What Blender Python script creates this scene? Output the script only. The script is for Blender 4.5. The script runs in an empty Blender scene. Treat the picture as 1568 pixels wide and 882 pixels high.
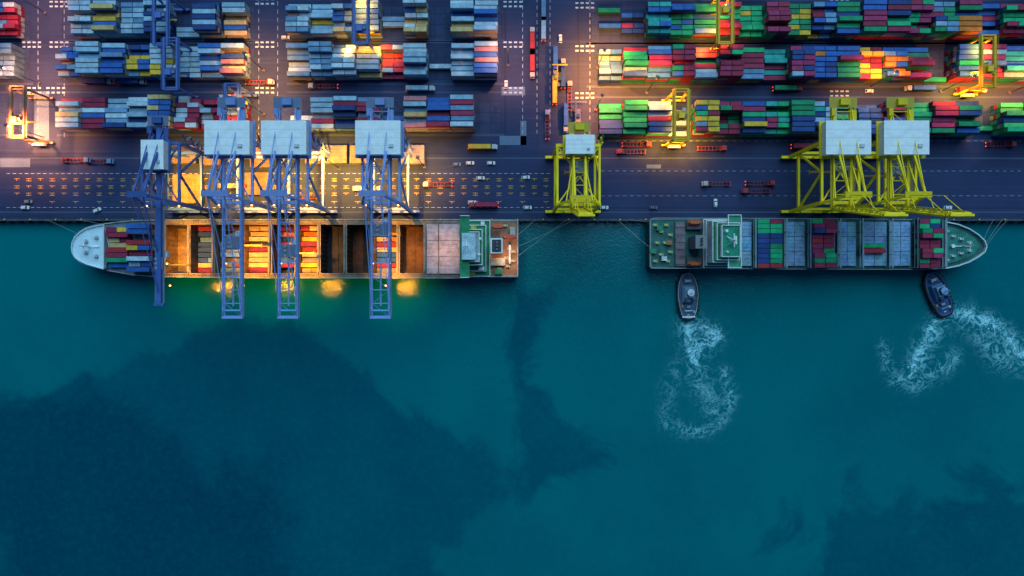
import bpy, math, random
from mathutils import Vector, noise
random.seed(11)
R = random.random
H = 373.0          # drone height, m
F = 1044.0         # focal length in survey pixels
def at(px, py, z=0.0):
    return ((px-784.0)/F*(H-z), (441.0-py)/F*(H-z))
sc = bpy.context.scene

# ---------------------------------------------------------------- materials
def new_mat(name):
    m = bpy.data.materials.new(name); m.use_nodes = True
    nt = m.node_tree; b = nt.nodes['Principled BSDF']
    return m, nt, b
def N(nt, t, **kw):
    n = nt.nodes.new(t)
    for k, v in kw.items(): setattr(n, k, v)
    return n
def math_n(nt, op, a, b=None, clamp=False):
    n = N(nt, 'ShaderNodeMath', operation=op, use_clamp=clamp)
    for i, x in enumerate((a, b)):
        if x is None: continue
        if isinstance(x, (int, float)): n.inputs[i].default_value = x
        else: nt.links.new(x, n.inputs[i])
    return n.outputs[0]
def mixc(nt, fac, a, b, blend='MIX'):
    n = N(nt, 'ShaderNodeMix', data_type='RGBA', blend_type=blend)
    for i, x in ((0, fac), (6, a), (7, b)):
        if isinstance(x, (int, float)): n.inputs[i].default_value = x
        elif isinstance(x, tuple): n.inputs[i].default_value = x if len(x) == 4 else (*x, 1)
        else: nt.links.new(x, n.inputs[i])
    return n.outputs[2]
def maprange(nt, v, a, b, c, d, smooth=True):
    n = N(nt, 'ShaderNodeMapRange', interpolation_type='SMOOTHSTEP' if smooth else 'LINEAR')
    nt.links.new(v, n.inputs[0])
    for i, x in enumerate((a, b, c, d)): n.inputs[i+1].default_value = x
    return n.outputs[0]
def noise_n(nt, co, scale, detail=4, rough=0.5, dist=0.0):
    n = N(nt, 'ShaderNodeTexNoise')
    n.inputs['Scale'].default_value = scale; n.inputs['Detail'].default_value = detail
    n.inputs['Roughness'].default_value = rough; n.inputs['Distortion'].default_value = dist
    if co is not None: nt.links.new(co, n.inputs['Vector'])
    return n.outputs[0]
def pos(nt):
    return N(nt, 'ShaderNodeNewGeometry').outputs['Position']

def painted(name, rough=0.55, grime=0.45, gscale=0.5, metallic=0.0, bump=0.0):
    m, nt, b = new_mat(name)
    a = N(nt, 'ShaderNodeAttribute', attribute_name='Col')
    co = N(nt, 'ShaderNodeTexCoord').outputs['Object']
    n1 = noise_n(nt, co, gscale, 6, 0.65)
    f = maprange(nt, n1, 0.35, 0.68, 1.0, 1.0-grime)
    n2 = noise_n(nt, co, gscale*7, 3, 0.6)
    f2 = maprange(nt, n2, 0.3, 0.7, 1.06, 1.0-grime*0.5)
    c = N(nt, 'ShaderNodeVectorMath', operation='SCALE')
    nt.links.new(a.outputs['Color'], c.inputs[0]); nt.links.new(math_n(nt, 'MULTIPLY', f, f2), c.inputs['Scale'])
    nt.links.new(c.outputs[0], b.inputs['Base Color'])
    b.inputs['Roughness'].default_value = rough; b.inputs['Metallic'].default_value = metallic
    b.inputs['Specular IOR Level'].default_value = .25
    if bump > 0:
        w = N(nt, 'ShaderNodeTexWave', wave_type='BANDS', bands_direction='X')
        w.inputs['Scale'].default_value = 1.1
        nt.links.new(co, w.inputs['Vector'])
        bm = N(nt, 'ShaderNodeBump'); bm.inputs['Strength'].default_value = bump; bm.inputs['Distance'].default_value = 0.05
        nt.links.new(w.outputs['Fac'], bm.inputs['Height']); nt.links.new(bm.outputs[0], b.inputs['Normal'])
    return m
M_CONT = painted('container_paint', 0.6, 0.30, 0.3, bump=0.5)
M_STEEL = painted('painted_steel', 0.5, 0.12, 0.3)
M_DECK = painted('ship_deck_paint', 0.65, 0.42, 0.25)
M_GLASS, nt, b = new_mat('window_glass'); b.inputs['Base Color'].default_value = (0.01, 0.02, 0.03, 1); b.inputs['Roughness'].default_value = 0.08
def emis(name, col, s):
    m, nt, b = new_mat(name); b.inputs['Base Color'].default_value = (*col, 1)
    b.inputs['Emission Color'].default_value = (*col, 1); b.inputs['Emission Strength'].default_value = s
    return m
M_LAMP = emis('sodium_lamp', (1, 0.5, 0.14), 8)
M_LAMPW = emis('white_lamp', (1, 0.9, 0.7), 8)
M_TAIL = emis('tail_light', (1, 0.06, 0.03), 3)
MATS = [M_STEEL, M_CONT, M_DECK, M_GLASS, M_LAMP, M_LAMPW, M_TAIL]
ST, CO, DK, GL, LA, LW, TL = range(7)

# ---------------------------------------------------------------- mesh builder
class MB:
    def __init__(s): s.v = []; s.f = []; s.c = []; s.m = []
    def face(s, pts, col, m=0):
        i = len(s.v); s.v += [tuple(p) for p in pts]; s.f.append(tuple(range(i, i+len(pts)))); s.c.append(col); s.m.append(m)
    def hexa(s, p, col, m=0, top=None):
        i = len(s.v); s.v += [tuple(q) for q in p]
        for k, q in enumerate(((0,3,2,1),(4,5,6,7),(0,1,5,4),(1,2,6,5),(2,3,7,6),(3,0,4,7))):
            s.f.append(tuple(i+j for j in q)); s.c.append(top if (top and k == 1) else col); s.m.append(m)
    def box(s, x0, x1, y0, y1, z0, z1, col, m=0, top=None):
        s.hexa([(x0,y0,z0),(x1,y0,z0),(x1,y1,z0),(x0,y1,z0),(x0,y0,z1),(x1,y0,z1),(x1,y1,z1),(x0,y1,z1)], col, m, top)
    def deck(s, x0, x1, y0, y1, z0, z1, col, top):
        s.box(x0, x1, y0, y1, z0, z1, col, DK, top)
        t = .35
        for (a,b,c,d) in ((x0,x1,y0,y0+t),(x0,x1,y1-t,y1),(x0,x0+t,y0+t,y1-t),(x1-t,x1,y0+t,y1-t)):
            s.box(a, b, c, d, z1, z1+.9, (.75,.8,.82), ST)
    def beam(s, a, b, w, h, col, m=0):
        a = Vector(a); b = Vector(b); d = (b-a)
        if d.length < 1e-4: return
        d.normalize(); up = Vector((0,0,1)) if abs(d.z) < 0.95 else Vector((0,1,0))
        sd = d.cross(up).normalized(); up = sd.cross(d)
        sd *= w/2; up *= h/2
        s.hexa([a-sd-up, a+sd-up, b+sd-up, b-sd-up, a-sd+up, a+sd+up, b+sd+up, b-sd+up], col, m)
    def prism(s, o1, z1, col, o0=None, z0=0, m=0, top=None, cap=True):
        o0 = o0 or o1; n = len(o1)
        for i in range(n):
            j = (i+1) % n
            s.face([(*o0[i], z0), (*o0[j], z0), (*o1[j], z1), (*o1[i], z1)], col, m)
        if cap: s.face([(*p, z1) for p in o1], top or col, m)
    def cyl(s, x, y, z0, z1, r, col, n=10, m=0, r1=None):
        r1 = r if r1 is None else r1
        o0 = [(x+r*math.cos(2*math.pi*i/n), y+r*math.sin(2*math.pi*i/n)) for i in range(n)]
        o1 = [(x+r1*math.cos(2*math.pi*i/n), y+r1*math.sin(2*math.pi*i/n)) for i in range(n)]
        s.prism(o1, z1, col, o0, z0, m)
    def container(s, x, y, z, L, col, ax='x'):
        W = 2.44; h = 2.55; r = 0.12
        def bx(x0,x1,y0,y1,z0,z1,c,m=CO):
            if ax == 'x': s.box(x+x0,x+x1,y+y0,y+y1,z0,z1,c,m)
            else: s.box(x+y0,x+y1,y+x0,y+x1,z0,z1,c,m)
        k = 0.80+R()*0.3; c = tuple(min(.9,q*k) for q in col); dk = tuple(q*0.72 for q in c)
        bx(-L/2+r, L/2-r, -W/2+r, W/2-r, z+.1, z+h-.05, c)
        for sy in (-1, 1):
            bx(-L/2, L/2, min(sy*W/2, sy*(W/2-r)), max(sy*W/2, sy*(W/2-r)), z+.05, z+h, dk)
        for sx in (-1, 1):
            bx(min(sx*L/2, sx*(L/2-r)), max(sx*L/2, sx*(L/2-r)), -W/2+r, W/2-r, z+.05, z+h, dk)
    def build(s, name, loc=(0,0,0), rot=0.0):
        me = bpy.data.meshes.new(name); me.from_pydata(s.v, [], s.f)
        for m in MATS: me.materials.append(m)
        me.polygons.foreach_set('material_index', s.m)
        at_ = me.color_attributes.new('Col', 'FLOAT_COLOR', 'CORNER')
        buf = []
        for f, c in zip(s.f, s.c): buf += [c[0], c[1], c[2], 1.0]*len(f)
        at_.data.foreach_set('color', buf)
        me.update()
        o = bpy.data.objects.new(name, me); sc.collection.objects.link(o)
        o.location = loc; o.rotation_euler[2] = rot
        return o

# palette (albedo)
PALE=(.34,.56,.76); PALE2=(.52,.71,.86); GREYB=(.17,.35,.58); TAN=(.74,.55,.26); YEL=(.85,.55,.06)
MAR=(.34,.03,.09); RED=(.50,.04,.06); MAG=(.40,.04,.15); BLU=(.03,.14,.52); NAV=(.02,.07,.28)
GRN=(.01,.48,.21); GRN2=(.01,.31,.15); TEAL=(.03,.46,.44); ORG=(.75,.24,.04); WHT=(.75,.8,.82); PNK=(.55,.22,.26)
LEFTP=[PALE]*11+[PALE2]*8+[GREYB]*4+[TAN]*2+[YEL]+[MAR]*2+[PNK]+[BLU]*3+[NAV]*1
LEFTR=[PALE]*7+[PALE2]*4+[GREYB]*3+[TAN]*3+[MAR]*5+[PNK]+[BLU]*3+[NAV]
RIGHTP=[GRN]*6+[GRN2]*4+[TEAL]*2+[MAR]*5+[MAG]*4+[BLU]*5+[PALE]*2+[NAV]*2+[GREYB]*2+[ORG]+[YEL]
def rc(p): return random.choice(p)

# ---------------------------------------------------------------- ground
YQ = 37.9
m_asph, nt, b = new_mat('asphalt')
co = pos(nt)
n1 = noise_n(nt, co, 0.035, 6, 0.6); n2 = noise_n(nt, co, 0.5, 6, 0.7); n3 = noise_n(nt, co, 3.0, 3, 0.6)
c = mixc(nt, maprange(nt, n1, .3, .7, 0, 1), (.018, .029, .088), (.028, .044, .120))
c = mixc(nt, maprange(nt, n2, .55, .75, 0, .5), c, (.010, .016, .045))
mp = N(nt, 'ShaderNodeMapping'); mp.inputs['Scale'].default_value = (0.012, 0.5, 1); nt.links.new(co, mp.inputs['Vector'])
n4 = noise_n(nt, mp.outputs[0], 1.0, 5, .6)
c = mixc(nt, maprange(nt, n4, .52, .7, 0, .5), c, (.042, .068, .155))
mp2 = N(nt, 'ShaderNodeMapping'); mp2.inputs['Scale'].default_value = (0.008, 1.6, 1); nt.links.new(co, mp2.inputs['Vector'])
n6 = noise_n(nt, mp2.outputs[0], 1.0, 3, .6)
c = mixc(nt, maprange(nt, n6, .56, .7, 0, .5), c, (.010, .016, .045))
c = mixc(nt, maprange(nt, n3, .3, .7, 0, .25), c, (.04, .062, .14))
nt.links.new(c, b.inputs['Base Color']); b.inputs['Roughness'].default_value = 0.62; b.inputs['Specular IOR Level'].default_value = .12
m_conc, nt, b = new_mat('concrete_slab')
co = pos(nt)
br = N(nt, 'ShaderNodeTexBrick'); br.offset = 0.0
nt.links.new(co, br.inputs['Vector']); br.inputs['Scale'].default_value = 1.0
br.inputs['Brick Width'].default_value = 6; br.inputs['Row Height'].default_value = 6; br.inputs['Mortar Size'].default_value = .12
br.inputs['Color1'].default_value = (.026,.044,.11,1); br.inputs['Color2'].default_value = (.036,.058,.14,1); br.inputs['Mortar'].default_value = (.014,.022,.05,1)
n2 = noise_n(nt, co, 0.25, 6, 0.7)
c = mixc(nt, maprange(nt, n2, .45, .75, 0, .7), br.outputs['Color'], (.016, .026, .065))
nt.links.new(c, b.inputs['Base Color']); b.inputs['Roughness'].default_value = 0.7; b.inputs['Specular IOR Level'].default_value = .12
def flat_mat(name, col, wear=0.5):
    m, nt, b = new_mat(name); n = noise_n(nt, pos(nt), 1.2, 5, .7)
    c = mixc(nt, maprange(nt, n, .4, .7, 0, wear), (*col, 1), (.025, .045, .10, 1))
    nt.links.new(c, b.inputs['Base Color']); b.inputs['Roughness'].default_value = .7; b.inputs['Specular IOR Level'].default_value = .2; return m
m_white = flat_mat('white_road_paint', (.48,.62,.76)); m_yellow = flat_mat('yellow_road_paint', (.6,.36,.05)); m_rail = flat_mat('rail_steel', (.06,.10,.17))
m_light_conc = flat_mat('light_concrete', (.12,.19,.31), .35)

def sheets(name, rects, z, mat):
    v = []; f = []
    for (x0, x1, y0, y1) in rects:
        i = len(v); v += [(x0,y0,z),(x1,y0,z),(x1,y1,z),(x0,y1,z)]; f.append((i,i+1,i+2,i+3))
    me = bpy.data.meshes.new(name); me.from_pydata(v, [], f); me.materials.append(mat)
    o = bpy.data.objects.new(name, me); sc.collection.objects.link(o); return o
FAR = 6000
sheets('ground', [(-FAR, FAR, YQ, FAR)], 0, m_asph)
q = MB()
q.box(-900, 900, YQ-1.2, YQ-0.002, -9, 0.30, (.06,.10,.15), DK)
q.box(-900, 900, YQ, YQ+.35, 0.0, .32, (.03,.035,.05), DK)
for i in range(-60, 61):
    q.box(i*5.2-.5, i*5.2+.5, YQ-2.0, YQ-1.2, -4.5, .05, (.012,.015,.02), ST)
for i in range(-22, 23):
    x = i*14+3
    q.cyl(x, YQ-.5, .3, .9, .28, (.6,.45,.05), 8); q.cyl(x, YQ-.5, .9, 1.1, .45, (.6,.45,.05), 8)
q.build('quay_wall')
XC0 = 46.8
slabs = []
rowsR = [(82.5, 99.5), (112, 129), (135.5, 152.5), (165, 182), (188, 205)]
rowsL = [(85.4, 102.4), (113.5, 130.5), (136.3, 153.3), (166, 183), (189, 206)]
for (a, b_) in rowsR: slabs.append((XC0-3, 420, a-.6, b_+.6))
for (a, b_) in rowsL:
    slabs += [(-121, -6, a-.6, b_+.6), (-247, -141, a-.6, b_+.6), (-420, -264, a-.6, b_+.6)]
sheets('container_yard_pavement', slabs, .004, m_conc)
run = []
for (a, b_) in rowsR:
    run += [(XC0-6, 420, a-2.4, a-1.2), (XC0-6, 420, b_+4.4, b_+5.4)]
for (a, b_) in rowsL:
    for (x0, x1) in ((-123, -4), (-249, -139), (-420, -262)):
        run += [(x0, x1, a-2.4, a-1.2), (x0, x1, b_+4.2, b_+5.2)]
sheets('gantry_runway_pavement', run, .008, flat_mat('runway_concrete', (.05,.08,.17), .5))
sheets('crane_rail', [(-700,700,41.5-.35,41.5+.35),(-700,700,71-.35,71+.35)], .012, m_rail)
sheets('drain_channel', [(-700,700,43.6,43.9),(-700,700,73.5,73.75),(-4,-3.5,76,400),(36,36.4,76,400),(14,14.3,76,400)], .010, flat_mat('drain_iron', (.010,.014,.02)))
pv = []
for (x0,x1,y0,y1) in ((797,806,185,222),(765,806,208,222),(768,804,133,146),(0,46,243,256),(52,75,140,215),(990,1012,252,258)):
    a = at(x0,y1); c_ = at(x1,y0); pv.append((a[0],c_[0],a[1],c_[1]))
sheets('concrete_pad_pavement', pv, .014, m_light_conc)
wm = []; ym = []
for (cx, cy) in ((90,8),(90,70),(85,140),(405,4),(405,70),(405,140),(785,140),(785,70),(785,8),(895,10),(895,76),(895,148),(1285,5),(1285,145),(48,70),(48,140)):
    for dx in (-14,-6,2,10):
        for dy in (-4,3):
            X, Y = at(cx+dx, cy+dy); wm.append((X, X+1.7, Y, Y+.9))
for k in range(4):
    yy = (274, 285, 296, 309)[k]
    for i in range(46):
        px = 22+i*18
        if px > 845: break
        X, Y = at(px, yy)
        if k < 3 or i % 2:
            ym.append((X, X+2.9, Y, Y+.28)); ym.append((X+1.2, X+1.5, Y-.9, Y-.003)); 
            if (i+k) % 2: ym.append((X, X+2.9, Y-1.25, Y-.95))
for py in (266, 318): 
    a = at(10, py); c_ = at(846, py); n = 90
    for i in range(n):
        x = a[0]+(c_[0]-a[0])*i/n
        wm.append((x, x+2.0, a[1], a[1]+.2))
for py in (216, 262, 300):
    a = at(920, py); 
    for i in range(70): wm.append((a[0]+i*4, a[0]+i*4+2, a[1], a[1]+.13))
for px in (800, 822, 842, 903):
    for i in range(26):
        X, Y = at(px, 205); wm.append((X, X+.22, Y+i*4, Y+i*4+2.2))
for px in (58, 98, 396, 425):
    for i in range(22):
        X, Y = at(px, 210); wm.append((X, X+.2, Y+i*4.5, Y+i*4.5+2.4))
sheets('white_road_marking', wm, .018, m_white)
sheets('yellow_road_marking', ym, .022, m_yellow)

# ---------------------------------------------------------------- water
def seg_sd(px, py, poly):
    inside = False; d = 1e9; n = len(poly)
    for i in range(n):
        x0, y0 = poly[i]; x1, y1 = poly[(i+1) % n]
        dx, dy = x1-x0, y1-y0
        t = max(0, min(1, ((px-x0)*dx+(py-y0)*dy)/(dx*dx+dy*dy+1e-9)))
        d = min(d, math.hypot(px-x0-t*dx, py-y0-t*dy))
        if (y0 > py) != (y1 > py) and px < (x1-x0)*(py-y0)/(y1-y0)+x0: inside = not inside
    return d if inside else -d
ZW = -4.0
def wp(l): return [at(a, b, ZW) for a, b in l]
murk1 = wp([(-200,640),(0,600),(60,600),(120,572),(180,556),(260,530),(330,500),(395,482),(470,502),(520,530),(565,565),(600,612),(655,645),(705,668),(740,650),(765,690),(775,760),(720,800),(680,850),(690,1100),(-200,1100)])
murk2 = wp([(935,385),(900,378),(840,400),(795,425),(755,490),(745,570),(760,650),(755,740),(800,790),(900,760),(960,700),(880,620),(840,560),(850,500),(890,430)])
murk3 = wp([(1180,760),(1290,690),(1420,700),(1500,660),(1700,700),(1700,1100),(1100,1100)])
deep = wp([(-100,640),(60,600),(200,600),(250,640),(330,720),(430,730),(455,800),(430,860),(470,1000),(20,1000),(8,820),(-100,760)])
def pd(px, py, line):
    d = 1e9
    for (x0,y0),(x1,y1) in zip(line[:-1], line[1:]):
        dx, dy = x1-x0, y1-y0
        t = max(0, min(1, ((px-x0)*dx+(py-y0)*dy)/(dx*dx+dy*dy+1e-9)))
        d = min(d, math.hypot(px-x0-t*dx, py-y0-t*dy))
    return d
foams = [ (wp([(1058,500),(1060,520),(1070,534),(1084,524),(1090,514)]), 6.5, 1.0),
          (wp([(1055,494),(1051,520),(1058,544),(1066,556)]), 2.4, 1.5),
          (wp([(1070,502),(1092,506),(1101,514),(1092,530)]), 2.4, 1.4),
          (wp([(1066,550),(1068,580),(1084,605),(1095,630)]), 7.0, .50),
          (wp([(1108,570),(1120,605),(1108,640),(1080,660),(1045,660),(1022,646)]), 3.4, .62),
          (wp([(1038,560),(1020,610),(1022,645)]), 5, .28),
          (wp([(1440,488),(1426,512),(1408,545),(1395,572)]), 5.5, 1.0),
          (wp([(1437,488),(1424,505),(1410,530),(1398,560)]), 2.4, 1.5),
          (wp([(1372,582),(1400,590),(1442,568),(1462,545)]), 4.0, .7),
          (wp([(1380,588),(1360,560),(1354,530)]), 3.5, .55),
          (wp([(1466,478),(1490,486),(1525,498),(1550,522),(1575,552)]), 4.5, 1.25),
          (wp([(1478,486),(1510,515),(1530,545),(1590,560)]), 7, .62) ]
def axis(lo, hi, step, far):
    a = [lo+i*step for i in range(int((hi-lo)/step)+1)]
    s = step; x = a[0]; pre = []
    while x > -far: s *= 1.5; x -= s; pre.append(x)
    s = step; x = a[-1]; post = []
    while x < far: s *= 1.5; x += s; post.append(x)
    return pre[::-1]+a+post
xs = axis(-300, 300, 2.0, 6000)
ys = [y for y in axis(-180, 36, 2.0, 6000) if y < 38] 
if ys[-1] < YQ-.6: ys.append(YQ-.6)
V = []; A1 = []; A2 = []; A3 = []
for y in ys:
    for x in xs:
        V.append((x, y, ZW))
        if -310 < x < 310 and -200 < y < 40:
            A1.append(max(seg_sd(x,y,murk1), seg_sd(x,y,murk2)*.7-5, seg_sd(x,y,murk3)*.3-6)); A2.append(seg_sd(x,y,deep)*.8)
            f = 0
            for (ln, w, k) in foams:
                d = pd(x, y, ln)
                if d < w*3: f = max(f, k*math.exp(-(d/w)**2))
            A3.append(f)
        else: A1.append(-10+8*noise.noise(Vector((x*.01,y*.01,0)))); A2.append(-20.); A3.append(0.)
nx = len(xs)
Fc = [(j*nx+i, j*nx+i+1, (j+1)*nx+i+1, (j+1)*nx+i) for j in range(len(ys)-1) for i in range(nx-1)]
me = bpy.data.meshes.new('water'); me.from_pydata(V, [], Fc)
for nm, dat in (('murk', A1), ('deep', A2), ('foam', A3)):
    a = me.attributes.new(nm, 'FLOAT', 'POINT'); a.data.foreach_set('value', dat)
mw, nt, b = new_mat('sea_water'); co = pos(nt)
def attr(nm): return N(nt, 'ShaderNodeAttribute', attribute_name=nm).outputs['Fac']
nw = noise_n(nt, co, .028, 11, .66, .5)
nb = noise_n(nt, co, .009, 5, .55)
nb2 = noise_n(nt, co, .02, 6, .6)
wob = math_n(nt, 'MULTIPLY', math_n(nt, 'SUBTRACT', nw, .5), 46)
f1 = maprange(nt, math_n(nt, 'ADD', attr('murk'), wob), -2.5, 6, 0, 1)
f1 = math_n(nt, 'MULTIPLY', f1, maprange(nt, nb2, .3, .7, .7, 1.0))
f2 = maprange(nt, math_n(nt, 'ADD', attr('deep'), math_n(nt, 'MULTIPLY', wob, 1.3)), -8, 12, 0, 1)
c = mixc(nt, maprange(nt, nb, .35, .65, 0, 1), (.000, .118, .150), (.000, .150, .176))
c = mixc(nt, math_n(nt, 'MULTIPLY', f1, .84), c, (.0, .064, .108))
c = mixc(nt, math_n(nt, 'MULTIPLY', f2, .62), c, (.0, .034, .074))
n5 = noise_n(nt, co, .25, 8, .75)
c = mixc(nt, maprange(nt, n5, .35, .7, 0, .16), c, (.000, .19, .225))
dn = N(nt, 'ShaderNodeTexNoise'); dn.inputs['Scale'].default_value = .07; dn.inputs['Detail'].default_value = 5; dn.inputs['Roughness'].default_value = .55; nt.links.new(co, dn.inputs['Vector'])
dv = N(nt, 'ShaderNodeVectorMath', operation='MULTIPLY_ADD'); nt.links.new(dn.outputs['Color'], dv.inputs[0]); dv.inputs[1].default_value = (26,26,0); nt.links.new(co, dv.inputs[2])
r1 = noise_n(nt, dv.outputs[0], .13, 3, .5)
r1 = maprange(nt, math_n(nt, 'ABSOLUTE', math_n(nt, 'SUBTRACT', r1, .5)), 0, .045, 1, 0)
r2 = noise_n(nt, dv.outputs[0], .27, 4, .55)
r2 = maprange(nt, math_n(nt, 'ABSOLUTE', math_n(nt, 'SUBTRACT', r2, .5)), 0, .045, .75, 0)
fn = noise_n(nt, dv.outputs[0], .5, 8, .75)
fo = attr('foam')
fsum = math_n(nt, 'MAXIMUM', r1, r2)
fsum = math_n(nt, 'MULTIPLY', fsum, maprange(nt, fn, .35, .6, .45, 1.0))
core = math_n(nt, 'MULTIPLY', maprange(nt, fo, .75, 1.5, 0, .8), maprange(nt, fn, .42, .62, 0, 1))
ff = math_n(nt, 'ADD', math_n(nt, 'MULTIPLY', math_n(nt, 'MINIMUM', fo, 1.0), fsum), core, True)
c = mixc(nt, math_n(nt, 'MULTIPLY', fo, .20, True), c, (.005, .28, .34))
c = mixc(nt, ff, c, (.36, .78, .88))
nt.links.new(c, b.inputs['Base Color'])
b.inputs['Roughness'].default_value = .08; b.inputs['IOR'].default_value = 1.33
bn = noise_n(nt, co, .8, 5, .6); bn2 = noise_n(nt, co, .12, 3, .5)
bm = N(nt, 'ShaderNodeBump'); bm.inputs['Strength'].default_value = .5; bm.inputs['Distance'].default_value = .24
nt.links.new(math_n(nt, 'ADD', bn, bn2), bm.inputs['Height']); nt.links.new(bm.outputs[0], b.inputs['Normal'])
me.materials.append(mw); o = bpy.data.objects.new('water', me); sc.collection.objects.link(o)

# ---------------------------------------------------------------- container yard
def stack_block(x0, x1, y0, y1, pal, hmean, gap=.07):
    mb = MB(); P = 12.62; n = int(round((x1-x0)/P)); P = (x1-x0)/n; dy = (y1-y0)/6
    for i in range(n):
        cx = x0+(i+.5)*P
        base = max(1, min(5, int(round(random.gauss(hmean, 1.0)))))
        sub = [rc(pal), rc(pal)]
        two = R() < .25
        slope = random.choice((-1, 0, 0, 1))
        empty = R() < gap
        for j in range(6):
            cy = y0+(j+.5)*dy
            h = base+random.choice((-1,0,0,0,0,1)) + (slope if j > 3 else 0)
            if empty: h = random.choice((0,0,1))
            if R() < .04: h -= 2
            h = max(0, min(5, h)); col = rc(sub) if R() < .68 else rc(pal)
            jx0 = random.uniform(-.3,.3)
            for k in range(h):
                jx = jx0+random.uniform(-.1,.1)
                cc = rc(pal) if k < h-1 else col
                if two:
                    mb.container(cx-3.12+jx, cy, k*2.6+.03, 6.0, cc); mb.container(cx+3.12+jx, cy, k*2.6+.03, 6.0, rc(sub))
                else: mb.container(cx+jx, cy+random.uniform(-.06,.06), k*2.6+.03, 12.19, cc)
    return mb.build('shipping_container_stack')
for i, (a, c_) in enumerate(rowsR): stack_block(XC0, XC0+12.62*26, a, c_, RIGHTP, 4.1, .04)
for i, (a, c_) in enumerate(rowsL):
    stack_block(-120.6, -7.6, a, c_, LEFTR if i == 0 else LEFTP, 3.7)
    stack_block(-142.5-12.6*(8 if i != 2 else 7.5), -142.5, a, c_, LEFTR if i == 0 else LEFTP, 3.7)
    if i > 0: stack_block(-266-12.6*6, -266.5, a, c_, LEFTR, 3.7)

# ---------------------------------------------------------------- lights
def spot(x, y, z, power, col=(1,.36,.03), ang=150, size=.6, parent=None):
    l = bpy.data.lights.new('floodlight_lamp', 'SPOT'); l.energy = power; l.color = col
    l.spot_size = math.radians(ang); l.spot_blend = .9; l.shadow_soft_size = size
    o = bpy.data.objects.new('floodlight_lamp', l); sc.collection.objects.link(o)
    o.location = (x, y, z)
    if parent: 
        o.parent = parent; o.matrix_parent_inverse = parent.matrix_world.inverted()
    return o

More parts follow.
